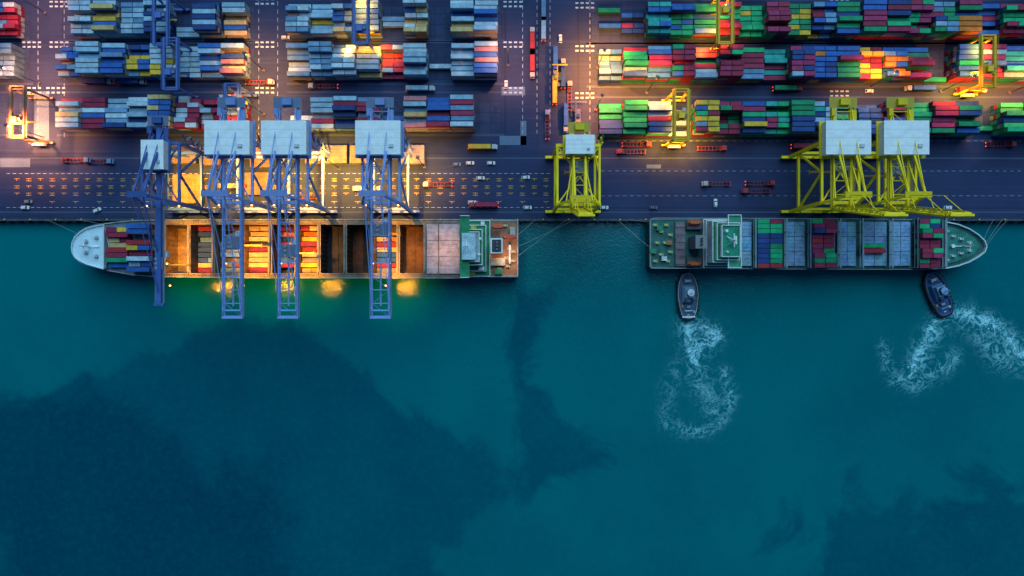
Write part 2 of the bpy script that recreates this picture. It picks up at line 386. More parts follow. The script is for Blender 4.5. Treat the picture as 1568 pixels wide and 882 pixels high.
# ---------------------------------------------------------------- ship-to-shore gantry cranes
BLUE=(.24,.37,.78); BLUE2=(.05,.13,.40); YC=(.98,.74,.01); YC2=(.5,.4,.03)
def sts(px, style='blue', raised=False, trol=10, zt=41, hw=9, tip=-14, back=92, lamps=True, house=(10.5,7.8), yh=71.5, bw=4.2, mono=False, lp=90000, mast=21):
    X = (px-784)/F*(H-zt-1); col = {'blue':BLUE,'yellow':YC,'dark':BLUE2}[style]; c2 = tuple(q*.7 for q in col); grey=(.12,.18,.30) if style != 'yellow' else (.45,.34,.04)
    m = MB(); Yw, Yl = 41.5, 71.0
    for Y in (Yw, Yl):
        m.box(-hw-4.5, hw+4.5, Y-.7, Y+.7, 1.7, 3.2, col)
        for sx in (-1, 1):
            for k in (-3.2,-1.2,1.2,3.2):
                m.cyl(sx*hw+k, Y, .05, 1.6, .55, (.03,.03,.035), 8)
            m.box(sx*hw-4, sx*hw+4, Y-.45, Y+.45, 1.0, 1.69, c2)
            m.beam((sx*hw, Y, 3.2), (sx*hw, Y, zt), 1.5, 1.7, col)
            m.beam((sx*hw, Y, 13), (sx*(hw-6), Y, 3), .6, .6, col)
        m.beam((-hw, Y, zt), (hw, Y, zt), 1.6, 1.8, col)
        m.beam((-hw, Y, 14), (hw, Y, 14), 1.3, 1.7, col)
    for sx in (-1, 1):
        m.beam((sx*hw, Yw, 14), (sx*hw, Yl, 14), 1.1, 1.6, col)
        m.beam((sx*hw, Yw, zt), (sx*hw, Yl, zt), 1.1, 1.3, col)
        m.beam((sx*hw, Yl, 14), (sx*hw, (Yw+Yl)/2, zt), .9, .9, col)
        m.beam((sx*hw, Yw, 14), (sx*hw, (Yw+Yl)/2, zt), .9, .9, col)
    for k in range(8):
        z = 3+k*4.4; ya, yb = (Yl+1.8, Yl+5.2) if k%2 else (Yl+5.2, Yl+1.8)
        m.beam((hw+1.2, ya, z), (hw+1.2, yb, z+4.4), .8, .15, grey)
        m.box(hw+.6, hw+1.8, min(ya,yb)-.8, min(ya,yb), z-.1, z+.1, c2)
    for sx in (-1,1):
        m.beam((sx*hw, Yl, zt), (0, (Yw+Yl)/2, zt), .6, .6, col); m.beam((sx*hw, Yw, zt), (0, (Yw+Yl)/2, zt), .6, .6, col)
    za = zt+mast
    for sx in (-1, 1):
        m.beam((sx*hw, Yw, zt), (sx*bw*.9, Yw+1.5, za), 1.1, 1.1, col)
        m.beam((sx*bw*.9, Yw+1.5, za), (sx*bw, Yl+4, zt+2), .9, .9, col)
        m.beam((sx*(hw+bw*.9)/2, Yw+.75, (zt+za)/2), (sx*bw, Yl-9, zt+1.8), .55, .55, col)
        m.beam((sx*bw*.9, Yw+1.5, za), (sx*bw, back-3, zt+2), .35, .35, col)
    m.beam((-bw-1.5, Yw+1.5, za), (bw+1.5, Yw+1.5, za), 1.3, 1.3, col)
    m.box(-bw-2, bw+2, Yw+.2, Yw+3, za+.7, za+.9, c2)
    m.beam((-(hw+bw)/2, Yw+.75, (zt+za)/2), ((hw+bw)/2, Yw+.75, (zt+za)/2), .8, .8, col)
    zg = zt+1.6; hy = Yw-3.0
    gx = (0,) if mono else (-bw, bw)
    for x in gx:
        m.beam((x, back, zg), (x, hy+.1, zg), 2.2 if mono else 1.0, 1.9, col)
    n = int((back-hy)/6)
    if not mono:
        for k in range(n+1):
            y = back-(back-hy)*k/n; m.beam((-bw, y, zg+.7), (bw, y, zg+.7), .45, .45, c2)
        for k in range(n):
            y0 = back-(back-hy)*k/n; y1 = back-(back-hy)*(k+1)/n; s_ = 1 if k%2 else -1
            m.beam((-s_*bw, y0, zg+.7), (s_*bw, y1, zg+.7), .25, .25, c2)
    for sx in (-1, 1):
        m.box(min(sx*(bw+.6),sx*(bw+1.5)), max(sx*(bw+.6),sx*(bw+1.5)), hy, back, zg+.2, zg+.3, grey)
        m.beam((sx*(bw+1.5), hy, zg+1.3), (sx*(bw+1.5), back, zg+1.3), .12, .12, col)
    L = hy-tip; ang = math.radians(80) if raised else 0.0
    def B(x, d, h):
        return (x, hy-d*math.cos(ang)+h*math.sin(ang), zg+d*math.sin(ang)+h*math.cos(ang))
    if mono:
        m.beam(B(0,.2,0), B(0,L,0), 2.4, 2.2, col)
        for sx in (-1,1): m.beam(B(sx*1.9,0,-.3), B(sx*1.9,L,-.3), .9, .12, grey)
        m.beam(B(-2.5,L,0), B(2.5,L,0), 1.2, 1.8, col)
    else:
        for sx in (-1, 1):
            m.beam(B(sx*bw,.2,-.7), B(sx*bw,L,-.7), .75, .75, col); m.beam(B(sx*bw,.2,1.3), B(sx*bw,L-3,1.3), .4, .4, col)
            m.beam(B(sx*(bw+.9),0,-.4), B(sx*(bw+.9),L,-.4), .7, .1, grey)
            for k in range(11):
                d0 = L*k/11; m.beam(B(sx*bw,d0,-.7), B(sx*bw,d0+L/22,1.3), .25,.25, col); m.beam(B(sx*bw,d0+L/22,1.3), B(sx*bw,d0+L/11,-.7), .25,.25, col)
        for k in range(9):
            d0 = L*k/8; m.beam(B(-bw,d0,-.7 if k%2 else .6), B(bw,d0,-.7 if k%2 else .6), .4 if k<8 else 1.2, .5, col)
        for k in range(8):
            d0 = L*k/8; s_ = 1 if k%2 else -1
            m.beam(B(-s_*bw,d0,-.8), B(s_*bw,d0+L/8,-.8), .22, .22, c2)
        m.beam(B(-bw-.8,L+.3,0), B(bw+.8,L+.3,0), 1.0, 1.6, col)
        m.beam(B(-bw,L-3.2,0), B(bw,L-3.2,0), .7, 1.0, col)
        if not raised: m.box(-.4,.4,hy-L*.9,hy-L*.5,zg-.9,zg-.6,c2)
    for sx in (-1, 1):
        for fr in (.45, .88):
            if raised:
                mid = (sx*bw, hy+2.5, (za+B(0,L*fr,1.5)[2])/2)
                m.beam((sx*bw*.9, Yw+1.5, za), mid, .3, .3, col); m.beam(mid, B(sx*bw*(0 if mono else 1), L*fr, 1.2), .3, .3, col)
            else: m.beam((sx*bw*.9, Yw+1.5, za), B(sx*bw*(0 if mono else 1), L*fr, 1.2), .32, .32, col)
    a, h_ = house; wc = (.80,.88,.92); z0 = zg+1.3
    m.box(-a-1.2, a+1.2, yh-h_-1.2, yh+h_+1.2, z0, z0+.25, c2)
    m.box(-a, a, yh-h_, yh+h_, z0+.25, z0+5.2, wc)
    m.box(-a-.25, a+.25, yh-h_-.25, yh+h_+.25, z0+5.2, z0+5.45, wc)
    for k in range(1,4): m.box(-a-.2, a+.2, yh-h_+k*h_*.5-.05, yh-h_+k*h_*.5+.05, z0+5.45, z0+5.5, (.55,.64,.72))
    m.box(a*.5, a*.7, yh-h_*.6, yh-h_*.4, z0+5.55, z0+6.2, (.5,.56,.62))
    for x in (-a*.7,a*.4): m.box(x, x+1.6, yh-h_-.06, yh-h_, z0+1, z0+3, (.05,.07,.1), GL)
    for sx in (-1,1): m.beam((sx*(a+1.1), yh-h_-1.1, z0+1.2), (sx*(a+1.1), yh+h_+1.1, z0+1.2), .12,.12, col)
    m.box(-bw-2.5, bw+2.5, back-5, back, zg+1.3, zg+1.5, grey)
    m.box(-2, 2.5, back-4, back-1, zg+1.5, zg+3.4, c2); m.box(-bw-2, -bw, back-9, back-5.5, zg+1.0, zg+3, c2); m.box(bw, bw+2.4, back-12, back-6, zg+1.0, zg+1.3, c2)
    m.box(-bw+.7, bw-.7, trol-3, trol+3, zg-.4, zg+.5, (.14,.18,.26))
    for y in (-2.2, 0, 2.2): m.cyl(-1.2, trol+y, zg+.5, zg+1.2, .7, (.25,.3,.38), 10)
    m.box(.8, 3.2, trol+3.1, trol+5.8, zg-4, zg-1.3, (.6,.66,.7)); m.box(.7, 3.3, trol+3.0, trol+3.1, zg-3.8, zg-1.6, (.02,.03,.04), GL)
    zs = 20; sp = (.45,.28,.05)
    m.box(-6.1,6.1,trol-.5,trol+.5,zs,zs+.5,sp); m.box(-6.1,-5.7,trol-1.2,trol+1.2,zs-.1,zs+.4,sp); m.box(5.7,6.1,trol-1.2,trol+1.2,zs-.1,zs+.4,sp)
    for sx in (-2,2):
        for sy in (-1,1): m.beam((sx,trol+sy*.4,zs+.5),(sx,trol+sy*1.6,zg-.4),.08,.08,(.03,.03,.03))
    if lamps:
        for (lx, ly, lz) in ((-hw+1,Yw-1,zt-1.6),(hw-1,Yw-1,zt-1.6),(-bw,12,zt-.6),(bw,12,zt-.6),(-hw+1,Yl-1,zt-1.6),(hw-1,Yl-1,zt-1.6),(0,1.2,29.3)):
            m.box(lx-.4, lx+.4, ly-.3, ly+.3, lz-.15, lz, (.9,.6,.3), LA)
        m.beam((0,1.2,29.3),(0,1.2,zg-.6),.2,.2,c2)
    o = m.build('ship_to_shore_gantry_crane', (X, 0, 0))
    bpy.context.view_layer.update()
    if lamps:
        spot(X+2, 52, 34, lp*1.5, (1,.42,.03), ang=105, parent=o); spot(X-2, 63, 34, lp*1.1, (1,.40,.03), ang=105, parent=o)
        spot(X+1, 20, 37, lp*1.05, (1,.42,.04), ang=66, parent=o); spot(X, 1.2, 29, 62000, (1,.40,.02), ang=90, size=1.0, parent=o)
    return o
sts(357, 'blue', trol=22, lp=105000)
sts(442, 'blue', trol=18, lp=95000)
sts(583, 'blue', trol=28, lp=85000)
sts(245, 'dark', trol=12, mono=True, zt=38, tip=-8, back=84, house=(5.2,6.8), yh=64, bw=2.6, lp=115000)
sts(1288, 'yellow', raised=True, trol=60, lamps=False, tip=-8, mast=17)
sts(1375, 'yellow', raised=True, trol=58, lamps=False, tip=-8, mast=17)
sts(886, 'yellow', raised=True, trol=60, lamps=False, zt=33, hw=10.5, tip=4, back=82, house=(6.8,4.4), yh=70, bw=3.0, mast=12)

# ---------------------------------------------------------------- rubber tyred gantry cranes
def rtg(px, py, col, pw=0, z=19, lcol=(1,.36,.03)):
    X, Y = at(px, py, z); m = MB(); hs = 12.2; hb = 4.2; c2 = tuple(q*.7 for q in col)
    for sy in (-1, 1):
        m.box(-hb-2.3, hb+2.3, sy*hs-.5, sy*hs+.5, 1.2, 2.2, col)
        for k in (-hb-1.4, -hb+1.4, hb-1.4, hb+1.4): m.cyl(k, sy*hs, .02, 1.2, .7, (.02,.02,.02), 8)
        for sx in (-1, 1): m.beam((sx*hb, sy*hs, 2.2), (sx*hb*.8, sy*hs, z), .9, 1.0, col)
        m.beam((-hb*.8, sy*hs, z-.4), (hb*.8, sy*hs, z-.4), .8, 1, col); m.beam((-hb, sy*hs, 9), (hb, sy*hs, 9), .4, .4, col)
    for sx in (-1, 1):
        m.beam((sx*hb*.8, -hs-1.5, z+.3), (sx*hb*.8, hs+1.5, z+.3), 1.0, 1.6, col)
        m.box(sx*(hb*.8+1.0)-.4, sx*(hb*.8+1.0)+.4, -hs-1, hs+1, z+.3, z+.4, c2)
        for k in range(12): m.beam((sx*(hb*.8+1.4), -hs+k*2.2, z+.4), (sx*(hb*.8+1.4), -hs+k*2.2, z+1.4), .08, .08, col)
        m.beam((sx*(hb*.8+1.4), -hs-1, z+1.4), (sx*(hb*.8+1.4), hs+1, z+1.4), .09, .09, col)
    for sy in (-1,1): m.beam((-hb*.8, sy*(hs+1.2), z+.3), (hb*.8, sy*(hs+1.2), z+.3), .7, 1, col)
    ty = random.uniform(-6, 6)
    m.box(-hb*.8+.5, hb*.8-.5, ty-2.5, ty+2.5, z+1.2, z+1.6, c2); m.box(-1.8, 1.2, ty-1.6, ty+1.2, z+1.6, z+3.2, tuple(min(1,q*1.2) for q in col)); m.cyl(2, ty, z+1.6, z+2.6, .8, (.2,.2,.22), 10)
    m.box(1, 2.8, ty+2.6, ty+4.6, z-3, z-.6, (.5,.56,.6)); m.box(-6,6,ty-.4,ty+.4,14.6,15,(.6,.4,.05))
    m.box(-3.2, 3.2, -hs-1.9, -hs-.6, 2.3, 4.6, (.5,.55,.6))
    for sx in (-1,1):
        for y in (-9,-3,3,9): m.box(sx*hb*.8-.3, sx*hb*.8+.3, y-.25, y+.25, z-.75, z-.6, (1,.6,.2), LA if pw else ST)
    o = m.build('rubber_tyred_gantry_crane', (X, Y, 0)); bpy.context.view_layer.update()
    if pw:
        spot(X, Y-7, z-.9, pw, ang=150, parent=o, col=lcol); spot(X, Y+8, z-.9, pw*.7, ang=150, parent=o, col=lcol)
        for sx in (-1,1): spot(X+sx*9, Y-hs-1, 12, pw*.8, ang=160, parent=o, col=lcol)
RB=(.07,.14,.42); RY=(.78,.45,.02)
rtg(247, 30, RB); rtg(262, 98, RB); rtg(553, 28, RB, 26000); rtg(356, 168, RB, 14000); rtg(28, 172, (.3,.18,.12), 26000, lcol=(1,.32,.10))
rtg(1110, 28, RY, 24000); rtg(1043, 176, RY, 34000); rtg(1512, 94, RY, 36000, lcol=(1,.42,.03))

def mast(px, py, pw, col=(1,.38,.10), z=28):
    X, Y = at(px, py); m = MB()
    m.cyl(0,0,0,z,.30,(.1,.12,.16),8,r1=.12); m.cyl(0,0,0,.8,.7,(.2,.2,.2),8); m.cyl(0,0,z-.4,z-.1,.7,(.1,.12,.15),10)
    for k in range(4):
        a = k*math.pi/2+.4; m.box(.8*math.cos(a)-.2,.8*math.cos(a)+.2,.8*math.sin(a)-.2,.8*math.sin(a)+.2,z-.6,z-.42,(1,.6,.3),LA)
        m.box(.8*math.cos(a)-.3,.8*math.cos(a)+.3,.8*math.sin(a)-.3,.8*math.sin(a)+.3,z-.41,z-.2,(.06,.07,.1))
    o = m.build('high_mast_light', (X, Y, 0)); bpy.context.view_layer.update()
    spot(X, Y, z-1.0, pw, col, ang=124, parent=o)
for a in ((60,128,190000,(1,.30,.10)),(404,108,170000,(1,.32,.04)),(778,100,90000,(1,.34,.16)),(915,104,430000,(1,.27,.02)),(912,168,190000,(1,.24,.05)),(66,210,240000,(1,.30,.08)),
          (1330,134,110000,(1,.32,.05)),(1545,142,210000,(1,.26,.03)),(520,258,230000,(1,.42,.03)),(650,256,90000,(1,.38,.04)),(70,20,90000,(1,.30,.12)),(404,175,130000,(1,.33,.03)),(990,142,210000,(1,.30,.03)),(12,210,150000,(1,.30,.12)),(1440,140,90000,(1,.30,.03))): mast(*a)

# ---------------------------------------------------------------- ships
def outline_px(pts, z): return [at(a, b, z) for a, b in pts]
def hold_containers(m, x0, x1, y0, y1, z0, pal, lv, miss=.35):
    n = int((y1-y0)/2.56); dy = (y1-y0)/n; L = min(12.19, x1-x0-.3)
    for j in range(n):
        h = lv if R() > miss else max(0, lv-random.choice((1,1,2)))
        half = R() < .25
        for k in range(h):
            if half:
                m.container((x0+x1)/2-L/4-.05, y0+(j+.5)*dy, z0+k*2.6, L/2-.1, rc(pal)); m.container((x0+x1)/2+L/4+.05, y0+(j+.5)*dy, z0+k*2.6, L/2-.1, rc(pal))
            else: m.container((x0+x1)/2, y0+(j+.5)*dy, z0+k*2.6, L, rc(pal))
def winch(m, x, y, z, c=(.45,.5,.45)):
    m.box(x-1.2, x+1.2, y-.8, y+.8, z, z+.3, c); m.beam((x-1,y,z+.9),(x+1,y,z+.9),1.0,1.0,c); m.box(x+.3,x+.6,y-.9,y+.9,z+.2,z+1.6,tuple(q*.6 for q in c))
def rail(m, pts, z, col):
    for a, b_ in zip(pts[:-1], pts[1:]):
        m.beam((*a, z+1), (*b_, z+1), .1, .1, col)
        L = math.hypot(b_[0]-a[0], b_[1]-a[1]); n = max(1, int(L/2))
        for k in range(n): 
            x = a[0]+(b_[0]-a[0])*k/n; y = a[1]+(b_[1]-a[1])*k/n; m.beam((x,y,z),(x,y,z+1),.08,.08,col)

# ---- left ship (bow to the left)
ZD = 9.0
m = MB()
up = [(110,379),(111,371),(115,362),(122,355),(132,349),(146,345),(162,342.5),(182,340),(205,338),(240,337),(400,336.5),(700,336.5),(793,337)]
dn = [(793,422),(700,425.5),(400,425.5),(240,423.5),(205,421),(182,417),(162,413.5),(146,410),(132,406),(122,401),(115,395),(111,387)]
hull = outline_px(up+dn, ZD)
cyh = at(0,381,ZD)[1]
def low(p):
    x, y = p; k = max(0, min(1, (-120-x)/115)); return (x+k*k*9, cyh+(y-cyh)*(1-.45*k))
hl = [low(p) for p in hull]
HC = (.10,.14,.2)
m.prism(hull, ZD, HC, hl, -6, m=DK, cap=False)
n = len(hull)
for i in range(n):
    a, b_ = hull[i], hull[(i+1)%n]; m.beam((*a, ZD+.1), (*b_, ZD+.1), .5, .6, (.34,.42,.48), DK)
yt = at(0,337.5,ZD)[1]; yb = at(0,424.5,ZD)[1]; ht = at(0,343.5,ZD)[1]; hb_ = at(0,419,ZD)[1]
DCK = (.34,.28,.2)
def xz(px): return at(px, 0, ZD)[0]
ZF = -3.6
def solid(p0, p1, col, z1=ZD): m.box(xz(p0), xz(p1), yb+.1, yt-.1, ZF, z1, col, DK)
fc = outline_px([(110.8,379),(112,371),(116,363),(123,356.5),(133,350.5),(147,346.5),(160,344.5),(160,412),(147,408.5),(133,404.5),(123,399.5),(116,394),(112,387)], ZD+3)
m.prism(fc, ZD+3, (.42,.55,.62), fc, ZD-1, m=ST, top=(.58,.78,.88))
for i in range(len(fc)):
    a, b_ = fc[i], fc[(i+1)%len(fc)]; m.beam((*a, ZD+3.5), (*b_, ZD+3.5), .3, 1.0, (.65,.8,.86), ST)
fd = outline_px([(160.5,343.5),(182,341),(205,339.5),(252,338.5),(252,423),(205,419.8),(182,416),(160.5,412.5)], ZD)
m.prism(fd, ZD-.4, (.16,.22,.3), fd, ZF, m=DK)
X, Y = at(138,378,ZD+3)
m.cyl(X, Y, ZD+3, ZD+13, .4, (.85,.88,.9), 8, r1=.2)
for s_ in (-1,1):
    m.beam((X,Y,ZD+9),(X-3,Y+s_*3.2,ZD+3),.3,.3,(.85,.88,.9)); m.beam((X,Y+s_*3.6,ZD+8),(X,Y,ZD+8.5),.3,.25,(.85,.88,.9))
    winch(m, X+3.5, Y+s_*5, ZD+3, (.5,.6,.66)); winch(m, X-2, Y+s_*3, ZD+3, (.5,.6,.66))
m.box(X+1, X+5, Y-.3, Y+.3, ZD+3, ZD+3.6, (.85,.88,.9))
xb = xz(166); m.beam((xb, yt-4, ZD+1.5),(xb+2, Y,ZD+1.5),.3,3,(.5,.6,.66),DK); m.beam((xb, yb+5, ZD+1.5),(xb+2, Y,ZD+1.5),.3,3,(.5,.6,.66),DK)
FP=[PALE,PALE,TAN,MAR,RED,GRN2,TAN,YEL,PALE2,PALE2,BLU,MAR]
for (p0,p1,yy0,yy1,lv) in ((170,203,349,410,2),(205,240,344,417,3)):
    x0, x1 = xz(p0), xz(p1); y1 = at(0,yy0,ZD)[1]; y0 = at(0,yy1,ZD)[1]; nn = int((y1-y0)/2.56)
    for j in range(nn):
        if R() < .08: continue
        hh = lv+random.choice((-1,0,0)); half = R() < .4
        for k in range(hh):
            y = y0+(j+.5)*(y1-y0)/nn; z = ZD-.3+k*2.6
            if half: m.container(x0+3, y, z, 5.9, rc(FP)); m.container(x1-3, y, z, 5.9, rc(FP))
            else: m.container((x0+x1)/2, y, z, min(12.19,x1-x0), rc(FP))
solid(252.2, 254, DCK)
WALL_LIT=(.44,.28,.12)
holds = [(254,289,0,None,WALL_LIT),(292,326,2,[MAR,NAV,BLU,TAN,GREYB],(.16,.12,.10)),(329,370,3,[TAN,PALE2,PALE2,ORG,TAN,PALE],(.36,.26,.16)),(374,412,3,[TAN,TAN,YEL,ORG,TAN,PALE2,MAR],(.36,.2,.08)),(417,452,2,[TAN,BLU,MAR,ORG,NAV],(.16,.12,.10)),(457,487,4,[TAN,ORG,RED,TAN,YEL,MAR],(.3,.18,.08)),(491,527,0,None,(.04,.035,.045)),(531,568,0,None,(.12,.055,.035)),(571,608,2,[TAN,ORG,TAN,RED,BLU],(.3,.2,.1)),(612,649,0,None,(.20,.09,.04))]  # wall colour carries each hold's lighting: tan where lit, darkened where less lit
prev = 254
for (p0,p1,lv,pal,wc) in holds:
    if p0 > prev: solid(prev, p0-.01, DCK)
    x0, x1 = xz(p0), xz(p1)
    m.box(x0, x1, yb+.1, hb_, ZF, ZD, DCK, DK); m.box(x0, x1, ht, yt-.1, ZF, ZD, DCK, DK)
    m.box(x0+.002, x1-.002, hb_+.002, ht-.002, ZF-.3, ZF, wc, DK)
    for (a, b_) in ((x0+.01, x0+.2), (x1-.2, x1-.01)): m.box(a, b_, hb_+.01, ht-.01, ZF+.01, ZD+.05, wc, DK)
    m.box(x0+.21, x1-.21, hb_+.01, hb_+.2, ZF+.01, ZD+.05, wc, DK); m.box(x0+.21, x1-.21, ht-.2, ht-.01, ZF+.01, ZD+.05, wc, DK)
    nn = 10
    for k in range(nn+1):
        y = hb_+.4+(ht-hb_-.8)*k/nn
        m.box(x0+.2, x0+.5, y-.1, y+.1, ZF+.02, ZD+.3, (.3,.25,.2), DK); m.box(x1-.5, x1-.2, y-.1, y+.1, ZF+.02, ZD+.3, (.3,.25,.2), DK)
    for k in range(1, nn): y = hb_+(ht-hb_)*k/nn; m.box(x0+.6, x1-.6, y-.07, y+.07, ZF+.01, ZF+.12, tuple(q*.5 for q in wc), DK)
    m.box((x0+x1)/2-.15, (x0+x1)/2+.15, hb_+.6, ht-.6, ZF+.13, ZF+.25, tuple(q*.5 for q in wc), DK)
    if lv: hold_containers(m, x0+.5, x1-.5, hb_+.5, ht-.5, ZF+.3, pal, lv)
    for y in (hb_, ht): m.beam((x0,y,ZD+.5),(x1,y,ZD+.5),.3,1.0,(.55,.42,.28),DK)
    for x in (x0, x1): m.beam((x,hb_,ZD+.5),(x,ht,ZD+.5),.4,1.0,(.55,.42,.28),DK)
    prev = p1
for (p0,p1,*_) in holds:
    x = xz(p1+1.5); m.beam((x, hb_+1, ZD+1.9), (x, ht-1, ZD+1.9), .9, .15, (.35,.32,.28), DK)
    for k in range(8):
        y = hb_+1+(ht-hb_-2)*k/7; m.beam((x,y,ZD),(x,y,ZD+1.9),.2,.2,(.4,.36,.3))
solid(649.01, 793, (.26,.22,.2))
for (p0,p1) in ((654,671),(673,704)):
    x0, x1 = xz(p0), xz(p1)
    for (ya, yb_) in ((hb_, hb_+8.9),(hb_+9.1, hb_+17.6),(hb_+17.8, ht)):
        m.box(x0, x1, ya, yb_, ZD, ZD+1.3, (.54,.46,.50), DK)
        for k in range(1,4): m.box(x0+.2, x1-.2, ya+(yb_-ya)*k/4-.05, ya+(yb_-ya)*k/4+.05, ZD+1.3, ZD+1.38, (.25,.24,.26), DK)
for k in range(120):
    x = xz(255)+k*(xz(700)-xz(255))/119
    for y in (yb+.9, yt-.9): m.box(x-.15, x+.15, y-.4, y+.4, ZD, ZD+.7, (.45,.36,.24), DK)
GD=(.02,.30,.14); W_=(.78,.83,.86)
x0, x1 = xz(708), xz(751)
m.deck(x0, x1, yb+.3, yt-.3, ZD+.01, ZD+3, W_, GD)
m.deck(x0+.8, x1-2, yb+3, yt-3, ZD+3.01, ZD+6, W_, GD)
m.deck(x0+.8, x1-3.6, yb+6, yt-6, ZD+6.01, ZD+15, W_, GD)
m.deck(x0+.8, x1-5, yb+7.5, yt-7.5, ZD+15.01, ZD+18, W_, (.45,.62,.70))
m.box(x0+.3, x0+5, yb-.5, yt+.5, ZD+19, ZD+19.3, W_, DK, top=GD)
for y in (yb-.4, yt+.4): m.box(x0+.3, x0+5, y-.15, y+.15, ZD+19.3, ZD+20.3, W_, ST)
m.box(x0+1.3, x0+8.2, yb+8.5, yt-8.5, ZD+19.31, ZD+22, W_, DK, top=(.52,.74,.86))
for k in range(7): y = yb+9.6+k*1.9; m.box(x0+1.22, x0+1.3, y-.7, y+.7, ZD+20.2, ZD+21.4, (.02,.03,.04), GL)
for lvl in range(3,18,3):
    for k in range(6): y = yb+7+k*3.2; m.box(x0+.72, x0+.8, y-.5, y+.5, ZD+lvl+1, ZD+lvl+2, (.02,.03,.04), GL)
Xm, Ym = x0+4, (yt+yb)/2
m.cyl(Xm, Ym, ZD+22, ZD+29, .35, W_, 8); m.beam((Xm,Ym-3,ZD+26),(Xm,Ym+3,ZD+26),.3,.3,W_); m.box(Xm-.2,Xm+.2,Ym-1.8,Ym+1.8,ZD+27.5,ZD+27.9,W_); m.beam((Xm-2,Ym,ZD+22),(Xm,Ym,ZD+26),.3,.3,W_)
for (a,b_,s1) in ((x0+10.4,Ym+4,.9),(x0+9.8,Ym-4,.9)): m.cyl(a,b_,ZD+18,ZD+19.5,s1,W_,10,r1=s1*.6)
m.box(x0+9,x0+12,yb+3.5,yb+5.5,ZD+6.02,ZD+8,W_,DK); m.box(x0+5,x0+8,yt-5.6,yt-3.6,ZD+6.02,ZD+7.6,(.55,.5,.1),DK); m.box(x0+10,x0+12,yt-2.6,yt-1,ZD+3.02,ZD+5,W_,DK); m.box(x0+3,x0+7,yb+1,yb+2.6,ZD+3.02,ZD+4.6,(.6,.5,.12),DK)
fx = xz(762); m.box(fx-3, fx+2.6, Ym-3, Ym+4.2, ZD+.02, ZD+16, (.1,.12,.16), ST); m.box(fx-3.3, fx+2.9, Ym-3.3, Ym+4.5, ZD+16, ZD+16.4, W_, ST)
m.box(fx-2.6, fx+2.2, Ym-2.6, Ym+3.8, ZD+16.4, ZD+16.5, (.04,.05,.07), ST)
for dy in (-1.2,.6,2.2): m.cyl(fx, Ym+dy, ZD+16.5, ZD+18, .5, (.2,.2,.22), 8)
m.box(fx-3.5,fx+4,Ym-9,Ym-5,ZD+.02,ZD+4,W_,DK,top=(.5,.55,.5))
sx0, sx1 = xz(752), xz(792.5)
m.box(sx0+.2, sx1, yb+.4, yt-.5, ZD+.01, ZD+.12, (.40,.20,.12), DK)
for (a,b_) in ((775,395),(778,408),(784,350),(765,412),(786,385),(774,346),(786,400),(768,402),(780,380)):
    X,Y = at(a,b_,ZD); winch(m, X, Y, ZD+.12, (.5,.46,.3))
for (a,b_,l) in ((780,363,4.2),(762,347,3.6)):
    X,Y = at(a,b_,ZD+5); o_ = [(X-l,Y),(X-l*.7,Y-1.3),(X+l*.7,Y-1.3),(X+l,Y),(X+l*.7,Y+1.3),(X-l*.7,Y+1.3)]
    o2 = [(X+(p[0]-X)*.7, Y+(p[1]-Y)*.6) for p in o_]
    m.prism(o_, ZD+5, (.6,.08,.04), o2, ZD+3.8, m=ST); m.prism(o2, ZD+6.1, (.7,.12,.06), o_, ZD+5, m=ST)
    m.beam((X-l*.6,Y+1.5,ZD),(X-l*.6,Y,ZD+7),.25,.25,W_); m.beam((X+l*.6,Y+1.5,ZD),(X+l*.6,Y,ZD+7),.25,.25,W_)
m.box(fx+6, fx+7, Ym-8, Ym+2, ZD+3, ZD+3.3, W_, DK); m.beam((fx+6.5,Ym-8,ZD),(fx+6.5,Ym-8,ZD+3),.3,.3,W_)
m.box(sx1-4, sx1-1.2, Ym+6, Ym+11, ZD+.13, ZD+2.5, W_, DK, top=(.6,.6,.55)); m.box(sx0+2, sx0+6, yb+1.5, yb+4.5, ZD+.13, ZD+2.8, W_, DK, top=GD)
rail(m, [(sx0,yb+.2),(sx1,yb+.2),(sx1,yt-.2),(sx0,yt-.2)], ZD+.1, W_)
o = m.build('container_ship'); bpy.context.view_layer.update()
spot(xz(780), Ym-4, ZD+14, 9000, (1,.5,.2), 110, parent=o)
spot(xz(680), Ym, ZD+18, 12000, (1,.46,.22), 100, parent=o)

# ---- right ship (bow to the right)
m = MB(); ZD = 8.0
up = [(1508,378),(1505,369),(1496,360),(1482,351),(1465,344),(1445,340),(1420,337.5),(1390,336),(1200,334.5),(1000,334),(995,337)]
dn = [(995,408),(1000,410.5),(1200,412),(1390,412.5),(1420,412),(1445,411),(1465,407),(1482,401),(1496,393),(1505,386)]
hull = outline_px(up+dn, ZD); cyh = at(0,375,ZD)[1]
def low2(p):
    x, y = p; k = max(0, min(1, (x-200)/56)); return (x-k*k*8, cyh+(y-cyh)*(1-.5*k))
m.prism(hull, ZD, (.03,.09,.10), [low2(p) for p in hull], -6, m=DK, cap=False)
m.face([(*p, ZD) for p in hull], (.04,.16,.15), DK)
for i in range(len(hull)):
    a, b_ = hull[i], hull[(i+1)%len(hull)]
    bow = a[0] > at(1425,0,ZD)[0] and b_[0] > at(1425,0,ZD)[0]
    m.beam((*a, ZD+.35 if not bow else ZD+.9), (*b_, ZD+.35 if not bow else ZD+.9), .3 if not bow else .5, .6 if not bow else 1.7, (.65,.75,.78) if bow else (.25,.36,.4), ST)
yt = at(0,335,ZD)[1]-.3; yb = at(0,411.5,ZD)[1]+.3; h0 = at(0,407.5,ZD)[1]; h1 = at(0,340,ZD)[1]; Ym = (yt+yb)/2
HB = (.24,.46,.72)
